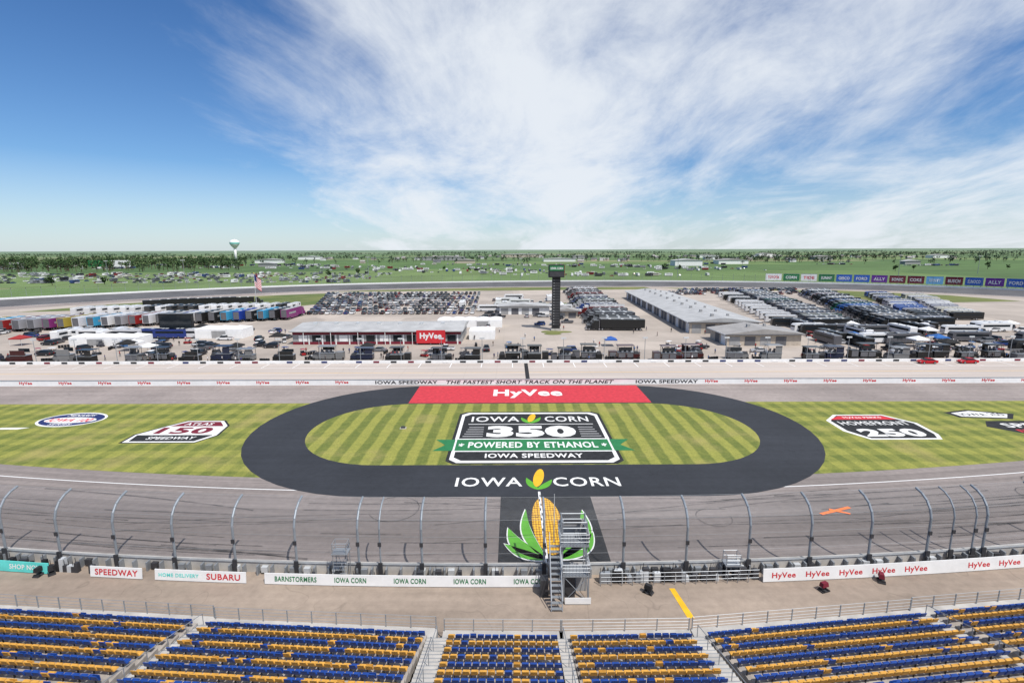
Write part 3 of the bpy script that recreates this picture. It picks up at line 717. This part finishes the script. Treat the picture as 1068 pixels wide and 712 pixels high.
for i in range(85):
    X=R.uniform(-150,160); Y=R.uniform(150,166)
    if -76<X<-14 and Y>158: continue
    if 62<X<98 and Y>156: continue
    q=R.random()
    if q<.08: put('canopy_tent',TENT,(X,Y,.03),R.uniform(-.1,.1),None,R.choice([(.75,.75,.75)]*3+[(.02,.02,.02)]*3+[(.03,.1,.35)]),(1.2,1.2,1))
    elif q<.5: put('utility_cart',CART,(X,Y,.03),R.uniform(0,6),None,R.choice(SH))
    elif q<.75: put('tyre_stack',TYR,(X,Y,.03),R.uniform(0,6))
    else: car(X,Y,R.choice((0,1.57))+R.uniform(-.1,.1))
b=MB(); L=56; D=22
b.box(0,L,0,D,0,4.3,'grey_paint')
b.prof([(-1.2,4.3),(-1.2,4.55),(D/2,5.9),(D+1,4.55),(D+1,4.3)],-.8,L+.8,'roof_metal')
b.box(-.02,L+.02,-.06,-.002,3.3,4.2,'maroon_paint'); b.box(0,L,-.05,-.002,0,.9,'maroon_paint')
for i in range(12):
    x=2+i*4.5
    if x<L-4: b.box(x,x+2.8,-.08,-.003,1.0,3.1,'glass' if i%3 else 'white_wall'); b.box(x+3.2,x+3.6,-.1,-.003,.0,3.2,'white_wall')
for i in range(6): b.cyl((4+i*9,-1,0),(4+i*9,-1,4.3),.1,.1,6,'white_wall')
for i in range(7): b.box(4+i*7.4,5.2+i*7.4,8,9.2,5,6.3,'pale_steel')
b.box(41.5,51,-1.6,-1.35,.6,4.9,'red_paint')
bo=b.obj('infield_garage_building',None,(-73,168,0))
text('HyVee',46.2,-1.64,2.8,7.2,2.5,'white_paint',bo,True,.04)
def marquee(X,Y,w,d,h,k='canvas'):
    b=MB(); n=max(1,int(w/5)); s=w/n
    for i in range(n):
        x=i*s; b.box(x+.05,x+s-.05,0,d,0,h,k); b.box(x+.3,x+s-.3,-.03,-.002,.2,h-.6,'grey_paint' if i%2 else 'white_wall')
        q=h+.9
        b.poly([(x,0,h),(x+s,0,h),(x+s/2,d/2,q)],k); b.poly([(x+s,0,h),(x+s,d,h),(x+s/2,d/2,q)],k); b.poly([(x+s,d,h),(x,d,h),(x+s/2,d/2,q)],k); b.poly([(x,d,h),(x,0,h),(x+s/2,d/2,q)],k)
    b.obj('marquee_tent',None,(X,Y,.02))
marquee(-146,166,23,7,3); marquee(-113,180,17,8,3.4); marquee(-15,176,9,8,3.2); marquee(-30,204,26,8,3.2)
TP=[(.72,.72,.72)]*4+[(.55,.55,.57),(.02,.02,.02),(.03,.05,.2)]
for i in range(9): put('motorhome',COACH,(-160+i*5.4,182+R.uniform(-1,1),.03),R.choice((1.57,0))+R.uniform(-.06,.06),None,R.choice(TP))
b=MB(); b.box(0,12,0,1.2,2,8.5,'black_paint'); b.box(.4,11.6,-.05,-.003,2.5,8.1,'glass'); b.box(1,1.4,.3,.7,0,2,'dark_steel'); b.box(10.6,11,.3,.7,0,2,'dark_steel'); b.box(-.2,12.2,-.1,1.4,8.5,8.7,'steel'); b.obj('merch_hauler_box',None,(-128,184,0))  # black box on legs standing in for a merchandise hauler
b=MB(); b.box(-1.5,1.5,-1.2,1.2,0,20.5,'black_paint'); b.box(-2.9,2.9,-2.2,2.2,20.5,25.2,'black_paint'); b.box(-2.7,2.7,-2.28,-2.202,23.0,24.9,'green_paint'); b.box(-2.7,2.7,-2.28,-2.202,20.8,22.7,'dark_steel')
b.box(2.902,2.98,-1.9,1.9,21,25,'red_paint'); b.box(-1.9,1.9,-1.6,1.6,0,.8,'concrete')
for i in range(17): b.box(-1.3,1.3,-1.26,-1.202,2.2+i*1.05,2.9+i*1.05,'dark_steel'); b.box(-1.1,-.7,-1.3,-1.262,2.45+i*1.05,2.7+i*1.05,'grey_paint')
for sx in (-1.52,1.5): b.box(sx,sx+.04,-1.22,1.22,.8,20.5,'dark_steel')
py=b.obj('scoring_pylon',None,(17,197,0)); text('IOWA CORN',0,-2.33,23.9,4.6,.9,'white_paint',py,True)
b=MB()
for i in range(5): disc(b,R.uniform(-4,4),R.uniform(-3,3),.03+i*.006,R.uniform(2,4),R.uniform(2,3),'grass_rough')
b.obj('pylon_garden',None,(17,190,.01))
def shed(name,X,Y,w,l,h,ridge,rz,wall,roof,doors=True):
    b=MB(); b.box(0,w,0,l,0,h,wall)
    vs=[(-1,-1,h),(w+1,-1,h),(w+1,l+1,h),(-1,l+1,h),(w/2,-1,h+ridge),(w/2,l+1,h+ridge)]
    b.raw([(a,c,d+.002) for a,c,d in vs],[(0,4,5,3),(1,2,5,4),(0,1,4),(2,3,5)],roof)
    b.box(-1,w+1,-1.06,-1.003,h-.3,h+.05,'trim'); b.box(-1.05,-1.003,-1,l+1,h-.3,h,'white_wall')
    if doors:
        for i in range(int(l/5)): b.box(-.06,-.002,1+i*5,4.6+i*5,0,h-.9,'trim' if i%3 else 'white_wall')
        for i in range(int(w/5)): b.box(.8+i*5,4.2+i*5,-.06,-.002,0,h-.9,'trim' if i%2 else 'grey_paint')
        for i in range(int(l/14)): b.box(w/2-3,w/2-2,6+i*14,7+i*14,h+ridge*.6,h+ridge+.6,'grey_paint'); b.box(w/2+4,w/2+4.8,9+i*14,9.8+i*14,h+ridge*.3,h+ridge+.3,'grey_paint')
    b.obj(name,None,(X,Y,0),rz)
shed('garage_building',66,188,25,142,4.4,1.6,-.055,'tan_wall','roof_metal')
shed('inspection_building',69.5,163,24,14,3.9,1.7,0,'tan_wall','roof_tan')
shed('track_office',-6,246,24,10,4,1.2,0,'white_wall','roof_metal'); shed('care_center',20,232,10,8,3.4,1.2,0,'tan_wall','roof_tan')
HP=[(.02,.02,.022)]*10+[(.05,.05,.06)]*5+[(.35,.35,.36)]*2+[(.03,.06,.2)]*2+[(.12,.015,.015),(.6,.6,.6),(.1,.1,.11),(.015,.06,.04)]
def hrow(xa,ya,xb,yb,n,rz,pal=HP,me=None,name='car_hauler',sc=1):
    for i in range(n):
        t=i/(n-1); s=R.uniform(.94,1.05)
        put(name,me or R.choice(HAULS),(xa+(xb-xa)*t+R.uniform(-1.2,1.2),ya+(yb-ya)*t+R.uniform(-.3,.3),.03),rz+R.uniform(-.03,.03),None,(.02,.02,.02) if i==0 else R.choice(pal),(s,s,s))
hrow(43,196,51,372,40,math.pi/2-.05)
hrow(124,196,160,345,34,-math.pi/2+.1); hrow(153,198,205,345,33,math.pi/2+.1,HP+[(.03,.1,.3)]*5)
CP2=[(.7,.7,.7),(.02,.05,.3),(.25,.02,.02),(.02,.02,.02),(.05,.3,.5),(.65,.65,.65),(.6,.6,.62),(.35,.27,.05),(.02,.2,.08),(.3,.3,.32),(.2,.03,.15),(.02,.02,.02)]
for i in range(24):
    t=i/23; put('car_hauler',HAULS[i%3],(-206+104*t,200+36*t,.03),R.uniform(-.02,.02),None,R.choice(CP2),(1.15,1,1.15))
hrow(-196,284,-160,300,5,-1.1,[(.02,.02,.02)])
hrow(172,205,235,330,24,1.5,[(.6,.6,.6),(.3,.3,.33),(.02,.02,.02),(.05,.1,.3)],COACH,'motorhome'); hrow(112,205,140,330,14,1.4,[(.6,.6,.6),(.02,.02,.02)],COACH,'motorhome')
hrow(198,222,250,318,18,1.5,[(.6,.6,.6),(.3,.3,.33),(.5,.48,.4)],COACH,'motorhome')
for i in range(90):
    X=R.uniform(104,196); Y=R.uniform(150,197); q=R.random()
    if q<.12: put('canopy_tent',TENT,(X,Y,.03),0,None,R.choice([(.75,.75,.75),(.03,.12,.35),(.02,.02,.02)]),(1.4,1.4,1.1))
    elif q<.38: put('motorhome',COACH,(X,Y,.03),R.choice((0,1.57))+R.uniform(-.1,.1),None,R.choice([(.7,.7,.7),(.1,.1,.11),(.02,.02,.02)]))
    elif q<.5: put('utility_cart',CART,(X,Y,.03),R.uniform(0,6),None,R.choice(SH))
    else: car(X,Y,R.choice((0,1.57))+R.uniform(-.1,.1))
for i in range(20): put('motorhome',COACH,(-215+i*5.2,256+R.uniform(-1,1)+i*.9,.03),R.uniform(-.05,.05),None,R.choice([(.7,.7,.7),(.6,.6,.6),(.05,.05,.05)]))
for i in range(70):
    X=R.uniform(-205,-76); Y=R.uniform(158,200); q=R.random()
    if (-147<X<-122 and Y<175) or (-130<X<-94 and 177<Y<192): continue
    if q<.12: put('canopy_tent',TENT,(X,Y,.03),0,None,R.choice([(.75,.75,.75),(.75,.75,.75),(.3,.03,.03),(.02,.02,.02)]),(1.3,1.3,1.1))
    elif q<.3: put('utility_cart',CART,(X,Y,.03),R.uniform(0,6),None,R.choice(SH))
    else: car(X,Y,R.choice((0,1.57))+R.uniform(-.1,.1))
for r in range(10):
    Y=250+r*12.5; xl=-99-(Y-250)*.27; xr=-18-(Y-250)*.03
    X=xl
    while X<xr:
        if R.random()<.93: car(X,Y+R.uniform(-.3,.3),R.choice((0,math.pi)))
        X+=2.95
for r in range(5):
    for i in range(30):
        if R.random()<.7: car(104+i*3.1+r*7,352+r*10,0)
for i in range(50): car(R.uniform(-30,34),R.uniform(205,330),R.choice((0,1.57)))
for i in range(12): put('motorhome',COACH,(R.uniform(-28,28),R.uniform(215,320),.03),R.choice((0,1.57)),None,(.65,.65,.65))
def patch(pts,z=.02): b=MB(); b.poly([(x,y,z) for x,y in pts],'grass_rough'); b.obj('grass_verge')
patch([(-255,262),(-215,272),(-130,266),(-112,300),(-135,372),(-190,345),(-235,300)],.018)
patch([(-10,262),(30,262),(32,300),(-14,292)],.018); patch([(-140,385),(110,400),(110,425),(0,425),(-110,400)],.018); patch([(215,290),(300,300),(290,340),(240,385),(205,380)],.018); patch([(150,378),(225,385),(180,405),(120,415)],.018)
b=MB(); b.poly([(x,y,.03) for x,y in [(-290,255),(-240,315),(-170,364),(-176,370),(-247,322),(-296,262)]],'apron')
b.obj('access_road')
b=MB(); b.cyl((0,0,0),(0,0,18.5),.16,.09,8,'pale_steel'); b.cyl((0,0,18.5),(0,0,18.9),.22,.1,8,'yellow_paint')
for i in range(13):
    for j in range(8):
        def fp(u,v): return (u*3.4, .5*math.sin(u*7+v*2)*u, 18.2-v*6.5-u*3.2)
        u0,u1,v0,v1=j/8,(j+1)/8,i/13,(i+1)/13
        k='navy_paint' if (j<3 and i<7) else ('red_paint' if i%2==0 else 'white_paint')
        b.poly([fp(u0,v0),fp(u1,v0),fp(u1,v1),fp(u0,v1)],k)
b.obj('flagpole_with_flag',None,(-141,282,0))
ks=['white_paint','green_paint','white_paint','green_paint','blue_paint','blue_paint','purple_paint','maroon_paint','maroon_paint','lightblue_paint','maroon_paint','blue_paint','purple_paint','blue_paint']
tx=['TOYOTA','CORN','TIDE','SUNNY','GEICO','FORD','ALLY','SONIC','COKE','XFINITY','BUSCH','SUNOCO','ALLY','FORD']
i0=min(range(NP),key=lambda q:(off(q,11)-Vector((215,430))).length)
for q,(k,t_) in enumerate(zip(ks,tx)):
    fi=i0+q*.8; i=int(fi); fr=fi-i
    if i>=NP-2: break
    A=off(i,12.5).lerp(off(i+1,12.5),fr); B=off(i+1,12.5).lerp(off(i+2,12.5),fr); d=(B-A).normalized(); L=min((B-A).length*.72,16)
    b=MB(); b.box(0,L,-.2,.2,4.4,10.0,k); b.box(-.15,L+.15,-.25,.25,10.001,10.2,'steel')
    for x in (1,L/2,L-1): b.box(x-.15,x+.15,.2,.5,0,9.8,'steel')
    o=b.obj('billboard',None,(A.x,A.y,0),math.atan2(d.y,d.x))
    text(t_,L/2,-.26,7.2,L*.7,2.4,'white_paint' if k!='white_paint' else 'red_paint',o,True,.03)

# ------------------------------------------------------------------ distance
def mini_car(b,X,Y,k,a):
    b.T=Matrix.Translation((X,Y,0))@Matrix.Rotation(a,4,'Z')
    b.box(-.9,.9,-2.3,2.3,.3,1.0,k); b.box(-.8,.8,-1.5,1.0,1.0,1.6,'glass',.15,.4); b.box(-.62,.62,-1.1,.5,1.6,1.66,k)
def mini_rv(b,X,Y,k,a):
    b.T=Matrix.Translation((X,Y,0))@Matrix.Rotation(a,4,'Z')
    b.box(-1.25,1.25,-4.5,4.5,.6,3.3,k,.05,.1); b.box(-1.27,1.27,-3.5,3.,1.8,2.5,'glass'); b.box(-1,1,-3.8,3.8,.1,.6,'tyre'); b.box(-.4,.4,-1,0,3.3,3.6,'far_paint_7')
FP=['far_paint_%d'%i for i in (0,0,7,7,1,1,2,2,3,4,5,6,6)]
b=MB()
for r in range(7):
    Y=500+r*30; X=-600-r*30
    while X<-150:
        if R.random()<.68: (mini_car if R.random()<.85 else mini_rv)(b,X,Y+R.uniform(-1,1),R.choice(FP),R.uniform(-.1,.1))
        X+=R.choice((3.2,3.2,3.4,9))
b.obj('distant_parked_cars')
b=MB()
for r in range(15):
    Y=600+r*34; X=-330-r*10
    while X<330+r*8:
        dens=.25+.4*math.sin(X*.013+r*.6)
        if R.random()<dens: (mini_rv if R.random()<.6 else mini_car)(b,X,Y+R.uniform(-5,5),R.choice(FP[:4]+FP),R.choice((0,1.57))+R.uniform(-.1,.1))
        X+=R.uniform(6,16)
b.obj('distant_campground')
b=MB()
for g in range(16):
    X0=R.uniform(300,1300); Y0=R.uniform(620,1250)
    for r in range(R.randint(5,16)):
        (mini_rv if R.random()<.3 else mini_car)(b,X0+R.uniform(0,70),Y0+R.uniform(-14,14),R.choice(FP),R.uniform(0,3))
for g in range(14):
    X0=R.uniform(-1200,-450); Y0=R.uniform(760,1150)
    for r in range(R.randint(5,16)):
        (mini_rv if R.random()<.3 else mini_car)(b,X0+R.uniform(0,70),Y0+R.uniform(-14,14),R.choice(FP),R.uniform(0,3))
b.obj('distant_parked_cars')
for n_,(X,Y,w,d,h) in enumerate([(-260,1500,120,60,10),(-620,1250,60,30,8),(-900,900,45,20,8),(300,950,50,30,10),(420,1050,60,30,8),(80,1300,80,30,7),(-130,1180,45,25,7),(820,1400,50,30,9),(1300,1600,60,30,9),(-40,2000,160,60,12),(560,1500,40,20,8),(650,1800,70,30,9),(-700,1700,70,30,9),(1000,2100,60,30,10),(200,1700,50,30,9),(-480,980,30,14,6),(760,1000,30,14,6)]):
    shed('distant_shed',X,Y,w,d,h,3,0,R.choice(['white_wall','tan_wall','grey_paint']),R.choice(['roof_metal','roof_tan']),False)
b=MB()
for i in range(60):
    X=R.uniform(-700,1300); Y=R.uniform(1200,2300); w=R.uniform(10,18); b.T=Matrix.Translation((X,Y,0)); k=R.choice(['white_wall','tan_wall','tan_wall','grey_paint'])
    b.box(0,w,0,9,0,4.5,k); b.raw([(-.5,-.5,4.5),(w+.5,-.5,4.5),(w+.5,9.5,4.5),(-.5,9.5,4.5),(0,4.5,7.5),(w,4.5,7.5)],[(0,1,5,4),(2,3,4,5),(1,2,5),(3,0,4)],R.choice(['roof_tan','trim']))
    for q in (2,5,8): b.box(q,q+1.2,-.05,-.003,1.2,2.8,'glass')
b.T=None; b.obj('distant_houses')
b=MB(); b.box(0,40,-1,1,3,14,'green_paint'); b.box(42,75,-1,1,3,14,'white_wall')
for x in (5,35,45,70): b.box(x-.6,x+.6,1.001,2,0,13,'dark_steel')
b.obj('billboard',None,(-760,930,0))
b=MB(); H=44
b.cyl((0,0,0),(0,0,4),5,3.2,16,'white_wall'); b.cyl((0,0,4),(0,0,H-6),3.2,2.8,16,'white_wall')
pr=[(2.8,H-8),(5,H-6),(9,H-1),(11,H+3),(11.4,H+6),(10.5,H+9),(8,H+11.5),(4,H+13),(.3,H+13.5)]
for (r0,z0),(r1,z1) in zip(pr[:-1],pr[1:]): b.cyl((0,0,z0),(0,0,z1),r0,r1,24,'teal_paint' if H+3<=z0<H+6 else 'white_wall',False)
b.cyl((0,0,H+13.4),(0,0,H+15),.6,.6,8,'white_wall'); b.obj('water_tower',None,(-691,1300,0),0,True)
for X,Y,h in [(-330,520,22),(-470,600,20),(-150,540,24),(10,560,22),(180,560,24),(420,560,24),(560,620,22),(-980,700,24),(640,540,26)]:
    b=MB(); b.cyl((0,0,0),(0,0,h),.3,.18,6,'steel'); b.box(-2.2,2.2,-.15,.15,h-.4,h,'dark_steel')
    for i in range(4): b.box(-2+i*1.15,-1.4+i*1.15,-.5,-.15,h-.9,h-.3,'lamp_white',.05,.05)
    b.obj('floodlight_pole',None,(X,Y,0))
def trees(name,L,nf=34,far=False):
    b=MB()
    for (X,Y,h) in L:
        b.T=Matrix.Translation((X,Y,0))
        b.cyl((0,0,0),(0,0,h*.55),h*.03,h*.012,5,'bark',False)
        for a in range(3):
            t=R.uniform(0,6.28); b.cyl((0,0,h*R.uniform(.25,.45)),(math.cos(t)*h*.22,math.sin(t)*h*.22,h*R.uniform(.55,.75)),h*.014,h*.006,4,'bark',False)
        lob=[(R.uniform(-.2,.2)*h,R.uniform(-.2,.2)*h,R.uniform(.35,.8)*h,R.uniform(.14,.24)*h) for _ in range(6)]
        for _ in range(nf):
            lx,ly,lz,lr=R.choice(lob); d=Vector((R.gauss(0,1),R.gauss(0,1),R.gauss(0,1))).normalized()*lr*R.uniform(.6,1.1)
            c=Vector((lx,ly,lz))+d; s=h*R.uniform(.05,.1)*(1.4 if nf<20 else 1)
            u=Vector((R.gauss(0,1),R.gauss(0,1),R.gauss(0,1))).normalized(); w=u.cross(d).normalized()
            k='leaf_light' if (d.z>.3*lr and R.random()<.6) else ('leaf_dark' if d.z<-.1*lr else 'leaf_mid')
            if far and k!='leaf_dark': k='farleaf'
            b.poly([c-u*s,c+w*s*.8,c+u*s,c-w*s*.8],k)
    b.T=None; return b.obj(name)
L=[]
for i in range(560):
    Y=R.uniform(760,1500); t=R.random(); X=-Y*(1.02-.5*t**1.1)*R.uniform(.97,1.03); L.append((X,Y,R.uniform(11,21)))
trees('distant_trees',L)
L=[]
for i in range(300):
    Y=R.uniform(1000,2600); X=R.uniform(-1.02,1.02)*Y; L.append((X,Y,R.uniform(9,17)))
for g in range(90):
    Y=R.uniform(1100,4600); X0=R.uniform(-1,1)*Y
    for i in range(R.randint(10,40)): L.append((X0+i*R.uniform(9,14),Y+R.uniform(-14,14),R.uniform(9,18)))
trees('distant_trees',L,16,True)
L=[(X,Y,R.uniform(7,12)) for X,Y in [(-420,470),(-380,480),(-450,500),(520,700),(560,720),(-220,620),(-190,640),(-100,760),(-60,740),(230,780),(260,800),(700,760),(730,760)]]
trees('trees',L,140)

# ------------------------------------------------------------------ light, sky
EL,AZ=math.radians(58),math.radians(140)
sun=bpy.data.lights.new('sun','SUN'); sun.energy=4.5; sun.angle=math.radians(.5); sun.color=(1,.955,.90)
so=bpy.data.objects.new('sun',sun); COL.objects.link(so)
sd=Vector((math.sin(AZ)*math.cos(EL),math.cos(AZ)*math.cos(EL),math.sin(EL))); so.rotation_euler=(-sd).to_track_quat('-Z','Y').to_euler()
w=bpy.data.worlds.new('World'); scene.world=w; w.use_nodes=True; t=NT(w.node_tree); bg=w.node_tree.nodes['Background']
sky=t.new('ShaderNodeTexSky',sky_type='NISHITA'); sky.sun_disc=False; sky.sun_elevation=EL; sky.sun_rotation=AZ; sky.air_density=1.0; sky.dust_density=.4; sky.ozone_density=2.2
tc=t.new('ShaderNodeTexCoord'); sp=t.new('ShaderNodeSeparateXYZ'); t.put(sp.inputs[0],tc.outputs['Generated'])
x,y,z=sp.outputs
tint=t.mix(t.mr(z,0,.4,0,1),(.74,.98,1.22),(.44,.74,1.10))
blue=t.mix(1.,sky.outputs[0],tint,'MULTIPLY')
zc=t.m('ADD',t.m('MAXIMUM',z,0.),.2); px=t.m('DIVIDE',x,zc); py_=t.m('DIVIDE',y,zc)
mp=t.new('ShaderNodeMapping'); t.put(mp.inputs[0],t.vec(px,py_)); mp.inputs['Rotation'].default_value=(0,0,.75); mp.inputs['Scale'].default_value=(.75,.40,1); mp.inputs['Location'].default_value=(5.3,2.2,0)
n1=t.noise(mp.outputs[0],1.7,12,.64,.7); n2=t.noise(mp.outputs[0],.5,3,.5,.3); n3=t.noise(mp.outputs[0],5.5,8,.65,.4)
dens=t.m('ADD',t.m('ADD',t.m('MULTIPLY',n1,.62),t.m('MULTIPLY',n2,.42)),t.mr(x,-.70,-.12,-.17,.1,True))
dens=t.m('ADD',dens,t.mr(n3,.3,.7,-.05,.05))
f=t.mr(dens,.42,.76,0,.94,True)
f=t.m('MAXIMUM',f,t.mr(z,0.,.14,.5,0.))
c=t.mix(f,blue,(8.3,8.75,9.3))
t.put(bg.inputs[0],c); bg.inputs[1].default_value=.1

cam=bpy.data.cameras.new('camera'); co=bpy.data.objects.new('camera',cam); COL.objects.link(co); scene.camera=co
cam.lens=18; cam.sensor_width=36; cam.clip_start=.5; cam.clip_end=60000
co.location=(0,0,31)
co.rotation_euler=(Matrix.Rotation(math.radians(90-10.19),3,'X')@Matrix.Rotation(math.radians(-.2),3,'Z')).to_euler()
scene.view_settings.view_transform='Standard'; scene.view_settings.look='None'; scene.view_settings.exposure=0
